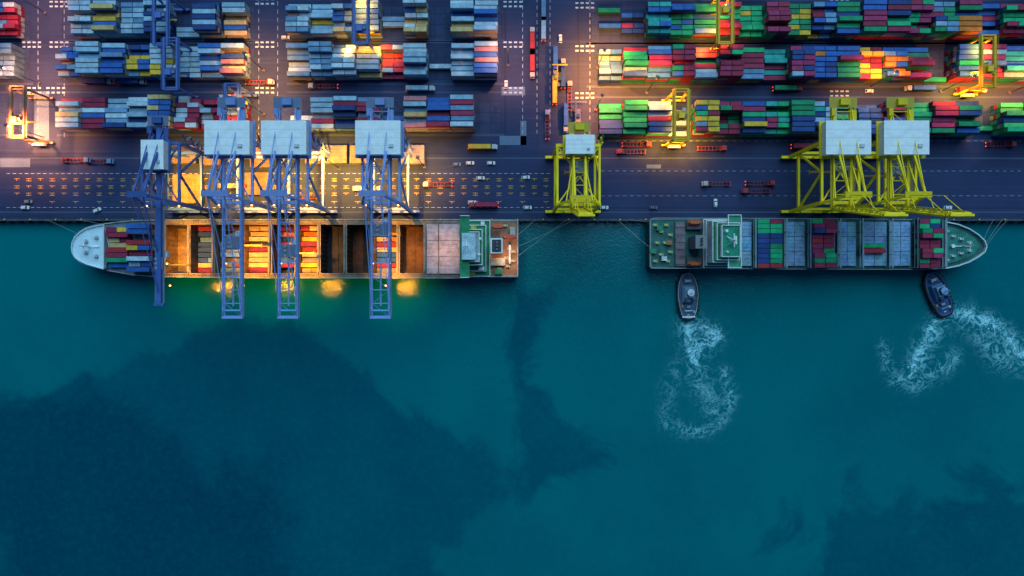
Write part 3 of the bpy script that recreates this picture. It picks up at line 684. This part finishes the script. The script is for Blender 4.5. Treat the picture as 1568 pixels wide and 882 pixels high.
def hatch(p0, p1, col, rows=3, cols=2):
    x0, x1 = xz(p0), xz(p1); dx = (x1-x0)/cols; dy = (h1-h0)/rows
    m.box(x0-.2, x1+.2, h0-.2, h1+.2, ZD+.01, ZD+1.2, (.08,.16,.24), DK)
    for i in range(cols):
        for j in range(rows):
            m.box(x0+i*dx+.15, x0+(i+1)*dx-.15, h0+j*dy+.15, h0+(j+1)*dy-.15, ZD+1.2, ZD+2.0, tuple(q*(.85+.3*R()) for q in col), DK)
            for k in range(1,4): 
                yy = h0+j*dy+dy*k/4; m.box(x0+i*dx+.5, x0+(i+1)*dx-.5, yy-.06, yy+.06, ZD+2.0, ZD+2.1, (.1,.2,.3), DK)
            for (u,v) in ((.2,.2),(.8,.2),(.2,.8),(.8,.8)): m.box(x0+(i+u)*dx-.2, x0+(i+u)*dx+.2, h0+(j+v)*dy-.2, h0+(j+v)*dy+.2, ZD+2.0, ZD+2.25, (.5,.62,.68), DK)
def cont_bay(p0, p1, hs, pal):
    x0, x1 = xz(p0), xz(p1); nn = len(hs); y0 = at(0,411,ZD)[1]; y1 = at(0,337,ZD)[1]; dy = (y1-y0)/nn; cur = rc(pal)
    for j, h in enumerate(hs):
        if R() < .5: cur = rc(pal)
        c1, c2 = cur, (cur if R() < .3 else rc(pal))
        for k in range(h):
            L = (x1-x0)/2-.15
            if k < h-1: c1_, c2_ = rc(pal), rc(pal)
            else: c1_, c2_ = c1, c2
            m.container(x0+L/2, y0+(j+.5)*dy, ZD+2.15+k*2.6, L, c1_); m.container(x1-L/2, y0+(j+.5)*dy, ZD+2.15+k*2.6, L, c2_)
SP=[GRN,GRN,GRN,GRN,GRN2,MAR,MAR,MAG,RED,BLU,NAV,MAR]
hatch(1125,1149,HB,3,1)
hatch(1157,1196,HB,3,2); cont_bay(1153,1190,[2,2,2,2,2,2,2,2,2,2],SP)
hatch(1199,1230,HB,3,2)
hatch(1240,1276,HB,3,2); cont_bay(1235,1268,[3,3,3,2,2,2,2,3,3,2],SP)
hatch(1281,1308,HB,3,2)
hatch(1317,1355,HB,3,2); 
for (pa,pb,col) in ((1320,376,GRN),(1320,384,RED)):
    X,Y = at(pa+16,pb,ZD+3); m.container(X, Y, ZD+2.15, 12.19, col)
hatch(1360,1391,HB,3,2)
hatch(1402,1436,HB,2,2); cont_bay(1396,1427,[2,2,3,3,2,2,3,3,2,2],SP)
for p in (1151.5,1198,1234,1279,1313,1357.5,1396,1438.5):
    x = xz(p); 
    for y in (yb+.3, yt-.3, Ym-6, Ym+6): m.beam((x,y,ZD),(x,y,ZD+6),.4,.4,(.18,.28,.34))
    m.beam((x,yb,ZD+6),(x,yt,ZD+6),.8,.2,(.2,.32,.38)); m.beam((x,yb,ZD+3),(x,yt,ZD+3),.8,.2,(.2,.32,.38))
for k in range(90):
    x = xz(1125)+k*(xz(1436)-xz(1125))/89
    for y in (yb+.4, yt-.4): m.box(x-.12, x+.12, y-.25, y+.25, ZD, ZD+.9, (.3,.42,.46), DK)
m.box(xz(1440), xz(1442), yb+1, yt-1, ZD, ZD+4, (.5,.58,.6), DK)
fo_ = outline_px([(1443,346),(1463,350),(1480,357),(1493,366),(1500,377),(1493,388),(1480,395),(1463,401),(1443,405)], ZD+1)
m.prism(fo_, ZD+1.2, (.03,.24,.20), fo_, ZD+.01, m=DK)
for (a,b_) in ((1458,362),(1458,392),(1470,366),(1470,388),(1483,372),(1483,384),(1448,354),(1448,398)):
    X,Y = at(a,b_,ZD+1); winch(m, X, Y, ZD+1.2, (.5,.62,.6)); 
X,Y = at(1472,377,ZD+1); m.cyl(X,Y,ZD+1.2,ZD+11,.35,W_,8,r1=.2); m.beam((X,Y-2.4,ZD+8),(X,Y+2.4,ZD+8),.25,.25,W_); m.box(X-4,X+5,Y-.25,Y+.25,ZD+1.2,ZD+1.7,W_)
m.cyl(X-5,Y,ZD+1.2,ZD+2.4,1.0,W_,10)
x0, x1 = xz(1074), xz(1114)
m.deck(x0, x1, yb+.2, yt-.2, ZD+.01, ZD+3, W_, GD); m.deck(x0+.5, x1-.5, yb+1.2, yt-1.2, ZD+3.01, ZD+6, W_, GD)
m.deck(x0+1, x1-1, yb+2.5, yt-2.5, ZD+6.01, ZD+16, W_, GD)
m.deck(x0+2.5, x1+.2, yb+3.5, yt-3.5, ZD+16.01, ZD+18.5, W_, GD)
m.deck(x1-6, x1+.8, yb-.4, yt+.4, ZD+18.9, ZD+19.2, W_, (.04,.34,.20))
m.deck(x0+4, x1-.5, yb+5, yt-5, ZD+19.21, ZD+21.5, W_, (.02,.32,.20))
for k in range(9): y = yb+5.6+k*1.9; m.box(x1-.5, x1-.43, y-.7, y+.7, ZD+19.9, ZD+21.1, (.02,.03,.04), GL)
Xm = (x0+x1)/2+2
m.cyl(Xm, Ym, ZD+21.5, ZD+30, .5, W_, 8, r1=.25)
for (dx,dy) in ((-2.2,-2.2),(2.2,-1.6),(-2.2,2.2),(2.2,1.6)): m.beam((Xm+dx,Ym+dy,ZD+21.5),(Xm,Ym,ZD+27),.4,.4,W_)
m.beam((Xm,Ym-3.4,ZD+26.5),(Xm,Ym+3.4,ZD+26.5),.5,.4,W_); m.box(Xm-.4,Xm+.4,Ym-2,Ym+2,ZD+29,ZD+29.4,W_); m.cyl(Xm-2.6,Ym+5,ZD+21.5,ZD+23.4,.9,W_,10,r1=.7); m.cyl(Xm-2,Ym-5.5,ZD+21.5,ZD+22.9,.8,W_,10,r1=.5)
fx = xz(1063)
m.box(fx-3.2, fx+2.4, Ym-3.2, Ym+3.2, ZD+.02, ZD+15, (.12,.12,.16), ST); m.box(fx-3.4, fx+2.6, Ym-3.4, Ym+3.4, ZD+15, ZD+15.4, (.2,.22,.26), ST)
for dy in (-1.4,.2,1.6): m.cyl(fx-.4,Ym+dy,ZD+15.4,ZD+17,.5,(.02,.02,.02),8)
m.box(xz(1033), xz(1048), h0, h1, ZD+.01, ZD+1.5, (.20,.17,.2), DK)
for k in range(6): y = h0+(h1-h0)*(k+.5)/6; m.box(xz(1033)+.3, xz(1048)-.3, y-.9, y+.9, ZD+1.5, ZD+1.9, (.26,.2,.22), DK)
m.box(xz(1050), xz(1072), yb+1, yb+5.5, ZD+.02, ZD+3.5, (.3,.33,.34), DK, top=(.16,.13,.17)); m.box(xz(1050), xz(1072), yt-5.5, yt-1, ZD+.02, ZD+3.5, (.3,.33,.34), DK, top=(.16,.13,.17))
for y in (yb+2.2, yt-2.2):
    X = xz(1060); l = 4; o_ = [(X-l,y),(X-l*.7,y-1.3),(X+l*.7,y-1.3),(X+l,y),(X+l*.7,y+1.3),(X-l*.7,y+1.3)]
    m.prism([(X+(p[0]-X)*.7, y+(p[1]-y)*.6) for p in o_], ZD+6.4, (.5,.12,.04), o_, ZD+4.8, m=ST)
for (a,b_) in ((1003,345),(1003,400),(1012,355),(1012,390),(1020,345),(1022,400),(1006,372),(1018,372),(1026,360),(1026,386)):
    X,Y = at(a,b_,ZD); winch(m, X, Y, ZD+.01, (.42,.5,.22))
for (a,b_) in ((1009,350),(1016,396),(1024,372),(1000,385)):
    X,Y = at(a,b_,ZD); m.box(X-1.4,X+1.4,Y-1.2,Y+1.2,ZD+.01,ZD+2,(.35,.4,.38),DK,top=rc([GD,W_,(.5,.2,.1)]))
rail(m, [(xz(1072),yb),(xz(996),yb),(xz(996),yt),(xz(1072),yt)], ZD, W_)
o = m.build('container_ship')

def line(name, a, b_, sag=1.0):
    m = MB(); a = Vector(a); b_ = Vector(b_); p = a
    for k in range(1, 11):
        t = k/10; q_ = a+(b_-a)*t; q_.z -= sag*4*t*(1-t); m.beam(p, q_, .12, .12, (.3,.35,.38)); p = q_
    m.build(name)
def qp(px, py=335.5): x, y = at(px, py); return (x, YQ-.5, 1.0)
for (a, b_) in (((793,378),880),((793,392),868),((793,360),820),((160,344),120),((118,358),72)):
    X,Y = at(*a, 9); line('mooring_line', (X,Y,9), qp(b_))
for (a, b_) in (((1508,380),1541),((1500,390),1533),((1505,372),1520),((996,340),962),((996,380),945)):
    X,Y = at(*a, 8); line('mooring_line', (X,Y,8.3), qp(b_))
X,Y = at(1054,417,0); line('towing_line', (X,Y-2,1), (X,Y+4,6), .2)

# ---------------------------------------------------------------- tugboats (bow towards +Y)
def tug(px, py, rot, dark):
    X, Y = at(px, py, 0); m = MB(); L = 13.2; Wd = 5.9
    pts = []
    for k in range(24):
        a = 2*math.pi*k/24; x = math.copysign(abs(math.cos(a))**.55, math.cos(a))*Wd; y = math.copysign(abs(math.sin(a))**.8, math.sin(a))*L
        if y < 0: x *= (.95 - .1*(-y/L)); 
        else: x *= 1-.25*(y/L)**2
        pts.append((x, y))
    lo = [(x*.85, y*.92) for x, y in pts]
    zd = 1.2+ZW+1.2
    hc = (.02,.03,.06) if dark else (.03,.05,.1); dc = (.03,.09,.24) if dark else (.08,.15,.26)
    m.prism(pts, zd, hc, lo, ZW-2, m=DK, cap=False); m.face([(x*.97,y*.97,zd-.5) for x,y in pts], dc, DK)
    for i in range(24):
        a, b_ = pts[i], pts[(i+1)%24]; m.beam((*a, zd+.1), (*b_, zd+.1), .7, .8, (.015,.015,.02), ST)
        a2 = (a[0]*.93,a[1]*.93); b2 = (b_[0]*.93,b_[1]*.93); m.beam((*a2, zd+.3),(*b2, zd+.3),.18,.9,(.6,.7,.78) if not dark else (.12,.22,.42), ST)
    hw = (.6,.7,.78) if not dark else (.14,.28,.52)
    h2 = (.7,.78,.84) if not dark else (.2,.36,.6)
    m.box(-3.0, 3.0, -3.5, 5.5, zd-.5, zd+2.2, hw, ST, top=(.10,.22,.38))
    m.box(-2.4, 2.4, -1.0, 4.6, zd+2.2, zd+4.6, hw, ST, top=(.16,.30,.48))
    o8 = [(2*math.cos(math.pi/8+k*math.pi/4), 1.8+2.1*math.sin(math.pi/8+k*math.pi/4)) for k in range(8)]
    m.prism([(x*.95,1.8+(y-1.8)*.95) for x,y in o8], zd+6.2, (.02,.03,.05), o8, zd+4.6, m=GL); m.prism(o8, zd+6.9, h2, o8, zd+6.2, m=ST)
    m.cyl(0, 1.8, zd+6.9, zd+11, .18, h2, 6); m.beam((-1.2,1.8,zd+9),(1.2,1.8,zd+9),.15,.15,h2); m.box(-1.1,1.1,1.2,1.5,zd+8.2,zd+8.5,h2)
    for sx in (-1,1): m.box(sx*2.0-.6, sx*2.0+.6, -3.2, -1.6, zd+2.2, zd+5.4, (.12,.14,.2) if not dark else (.08,.12,.22), ST); m.cyl(sx*2.0,-2.4,zd+5.4,zd+6.2,.35,(.02,.02,.02),8)
    m.beam((-1.3,8.2,zd+.6),(1.3,8.2,zd+.6),1.4,1.4,(.4,.46,.5)); m.box(-1.8,-1.4,7.2,9.2,zd-.5,zd+1.6,(.3,.36,.42)); m.box(1.4,1.8,7.2,9.2,zd-.5,zd+1.6,(.3,.36,.42))
    m.beam((-1,-6,zd+.4),(1,-6,zd+.4),1.2,1.2,(.3,.34,.38)); m.beam((-2,-8.2,zd-.5),(-2,-8.2,zd+1.2),.4,.4,h2); m.beam((2,-8.2,zd-.5),(2,-8.2,zd+1.2),.4,.4,h2); m.beam((-2,-8.2,zd+1.2),(2,-8.2,zd+1.2),.4,.4,h2)
    m.box(-3.8,-3.0,-6.5,-5,zd-.5,zd+.6,(.5,.3,.05)); m.box(2.8,3.8,-9.5,-8.2,zd-.5,zd+.2,(.5,.55,.6))
    for k in range(-4,5):
        for sx in (-1,1): m.cyl(sx*(Wd*.98), k*2.0, zd-1.0, zd+.4, .5, (.012,.012,.016), 8)
    m.beam((-.6,-10.5,zd-.4),(.6,-10.5,zd-.4),.5,.6,(.6,.65,.7))
    if not dark: m.box(-3.6,3.6,-12.0,-11.2,zd-.4,zd+.7,(.75,.85,.9))
    m.build('tugboat', (X, Y, 0), rot)
tug(1054.5, 453, 0.03, False)
tug(1439.5, 450, .38, True)

# ---------------------------------------------------------------- vehicles & quay goods
def truck(px, py, rot=0.0, cab=(.4,.42,.45), load=None, n=1):
    X, Y = at(px, py); m = MB(); K = (.03,.03,.035)
    m.box(6.6, 8.9, -1.2, 1.2, .9, 3.2, cab, ST); m.box(8.9, 9.5, -1.15, 1.15, .7, 1.9, cab, ST); m.box(8.9, 8.96, -1.0, 1.0, 2.0, 3.0, K, GL); m.box(6.8, 8.7, -1.0, 1.0, 3.2, 3.3, tuple(q*.8 for q in cab), ST)
    m.box(4.2, 6.6, -.6, .6, .8, 1.1, K, ST); m.cyl(6.2, -.9, 1.1, 3.4, .12, (.3,.3,.3), 6)
    for sy in (-1,1):
        m.box(-6.3, 6.0, sy*.95-.12, sy*.95+.12, 1.15, 1.4, (.20,.03,.05), ST)
        for x in (8.0, 5.2, 4.2, -3.6, -4.8): m.beam((x, sy*.75, .5), (x, sy*1.2, .5), 1.0, 1.0, K, ST)
        m.box(-6.45,-6.3, sy*.95-.25, sy*.95+.25, .9, 1.3, (.8,.05,.03), TL)
    for k in range(7): m.box(-6.1+k*1.95, -5.8+k*1.95, -1.2, 1.2, 1.0, 1.38, (.18,.03,.05), ST)
    m.box(-6.3,-6.0,-1.25,1.25,1.4,1.7,(.35,.05,.05),ST); m.box(5.8,6.1,-1.25,1.25,1.4,1.7,(.35,.05,.05),ST)
    if load: m.container(-.1, 0, 1.42, 12.19, load)
    return m.build('terminal_truck', (X, Y, 0), rot)
P2 = math.pi/2; RC=(.4,.05,.08)
for a in ((815,70,P2,(.5,.5,.5),RED),(815,95,-P2,(.6,.6,.6),RED),(832,18,P2,(.5,.55,.6),GREYB),(832,46,P2,(.5,.55,.6),PALE),(850,92,-P2,(.2,.3,.5),BLU),(849,143,P2,(.6,.45,.1),YEL),(862,118,P2,(.3,.35,.45),NAV),(838,196,P2,(.3,.4,.6),None),(866,178,-P2,(.5,.5,.5),BLU),(872,152,P2,(.3,.3,.4),None),
    (970,222,0,RC,None),(970,233,math.pi,RC,None),(1085,228,0,RC,None),(1100,282,math.pi,(.5,.5,.5),None),(1158,281,0,RC,None),(1160,293,math.pi,RC,None),(1228,225,0,(.6,.5,.1),MAR),(1525,222,0,RC,None),
    (735,226,0,(.6,.62,.65),YEL),(745,314,math.pi,RC,MAR),(115,246,0,(.2,.3,.5),None),(150,248,0,(.2,.3,.5),None),(395,127,0,(.6,.6,.6),None),(150,127,0,(.3,.3,.4),NAV),(200,127,0,(.3,.3,.4),NAV),(1480,140,0,(.6,.5,.4),MAR),
    (560,290,0,(.6,.6,.6),PALE2),(470,302,math.pi,(.6,.6,.6),None),(355,286,0,RC,TAN),(675,283,math.pi,(.6,.65,.7),None),(640,137,0,(.5,.55,.6),PALE),(500,133,math.pi,(.5,.55,.6),None),(1200,137,0,RC,GRN2),(1410,137,math.pi,(.5,.55,.6),BLU)): truck(*a)
def car(px, py, rot=0.0, col=(.65,.7,.75)):
    X, Y = at(px, py); m = MB(); o1 = [(-2.2,-.8),(-2.0,-.92),(1.8,-.92),(2.25,-.7),(2.25,.7),(1.8,.92),(-2.0,.92),(-2.2,.8)]
    m.prism(o1, .95, col, o1, .35, m=ST)
    g0 = [(-1.9,-.82),(1.1,-.82),(1.1,.82),(-1.9,.82)]; g1 = [(-1.5,-.68),(.5,-.68),(.5,.68),(-1.5,.68)]
    m.prism(g1, 1.45, (.02,.03,.04), g0, .951, m=GL); m.prism(g1, 1.5, col, g1, 1.452, m=ST)
    for x in (-1.35,1.35):
        for s_ in (-1,1): m.beam((x,s_*.7,.33),(x,s_*.95,.33),.66,.66,(.02,.02,.02))
    m.build('parked_car', (X,Y,0), rot)
for a in ((1095,311,P2),(723,310,0),(925,318,0),(45,309,0,(.2,.22,.25)),(40,318,0),(150,322,.4),(808,318,0),(736,273,0),(752,250,0),(438,58,0),(858,60,P2),(1330,140,0),(720,250,0),(700,252,0,(.1,.2,.4)),(805,272,.1),(775,130,P2),(1450,318,0),(1000,318,0,(.1,.12,.2))): car(*a)

def reach(px, py, rot, c=(.42,.34,.03)):
    X, Y = at(px, py); m = MB()
    m.box(-4,3.5,-1.6,1.6,.9,2.2,c); m.box(-4.4,-2.6,-1.5,1.5,2.2,3.0,(.12,.13,.15)); m.box(-1.5,.3,-1.0,1.0,2.2,4.0,(.05,.06,.07),GL)
    m.beam((-3,1.3,3.4),(6,1.3,7),.7,.7,c); m.box(5.6,6.4,-4,4,6.2,6.7,c); m.box(5.4,6.6,-4.3,-3.9,6.0,6.6,(.1,.1,.1)); m.box(5.4,6.6,3.9,4.3,6.0,6.6,(.1,.1,.1))
    for x in (-3,2.6):
        for s_ in (-1,1): m.beam((x,s_*1.5,.85),(x,s_*2.2,.85),1.7,1.7,(.02,.02,.02))
    m.build('reach_stacker', (X,Y,0), rot)
reach(856,122,P2); reach(884,178,P2,(.05,.1,.3))

def cover(px, py, wpx, hpx, n=1, col=(.5,.42,.38)):
    X, Y = at(px, py); m = MB(); a = wpx/2.8/2; h = hpx/2.8/2; z = 0.03
    for k in range(n):
        m.box(-a, a, -h, h, z, z+.9, col, DK)
        for j in range(1,5): m.box(-a+.2, a-.2, -h+j*2*h/5-.06, -h+j*2*h/5+.06, z+.9, z+.98, tuple(q*.6 for q in col), DK)
        for j in (-1,1): m.box(j*a*.5-.06, j*a*.5+.06, -h+.1, h-.1, z+.98, z+1.04, tuple(q*.6 for q in col), DK)
        for u in (-.85,.85):
            for v in (-.8,.8): m.box(u*a-.2,u*a+.2,v*h-.2,v*h+.2,z+1.04,z+1.2,(.3,.3,.3),DK)
        z += 1.25
    m.build('hatch_cover', (X, Y, 0), random.uniform(-.004,.004))
CC=(.26,.18,.13)
for a in ((284,238,40,27,3,CC),(325,240,34,27,2,CC),(402,242,34,30,2,CC),(481,238,24,27,2,(.3,.2,.15)),(515,238,36,27,3,(.26,.20,.17)),(553,238,30,27,3,CC),(633,238,36,28,3,(.40,.34,.34)),
          (290,290,46,44,2,(.34,.24,.10)),(395,282,36,34,2,CC)): cover(*a)

# ---------------------------------------------------------------- sky & sun
w = bpy.data.worlds.new('World'); sc.world = w; w.use_nodes = True; nt = w.node_tree
sky = nt.nodes.new('ShaderNodeTexSky'); sky.sky_type = 'NISHITA'; sky.sun_disc = False
sky.sun_elevation = math.radians(5); sky.sun_rotation = math.radians(0); sky.ozone_density = 6.0; sky.air_density = 1.5; sky.dust_density = .3
nt.links.new(sky.outputs[0], nt.nodes['Background'].inputs[0]); nt.nodes['Background'].inputs[1].default_value = .14
s = bpy.data.lights.new('sun', 'SUN'); s.energy = 2.65; s.angle = math.radians(60); s.color = (.50,.82,1.0)
so = bpy.data.objects.new('sun', s); sc.collection.objects.link(so); so.rotation_euler = (math.radians(-38), math.radians(8), 0)

# ---------------------------------------------------------------- camera
cd = bpy.data.cameras.new('Camera'); cam = bpy.data.objects.new('Camera', cd); sc.collection.objects.link(cam)
cam.location = (0, 0, H); cam.rotation_euler = (0, 0, 0)
cd.sensor_width = 36; cd.lens = 36*F/1568; cd.clip_end = 20000
sc.camera = cam
sc.view_settings.view_transform = 'Standard'; sc.view_settings.look = 'None'; sc.view_settings.exposure = 0
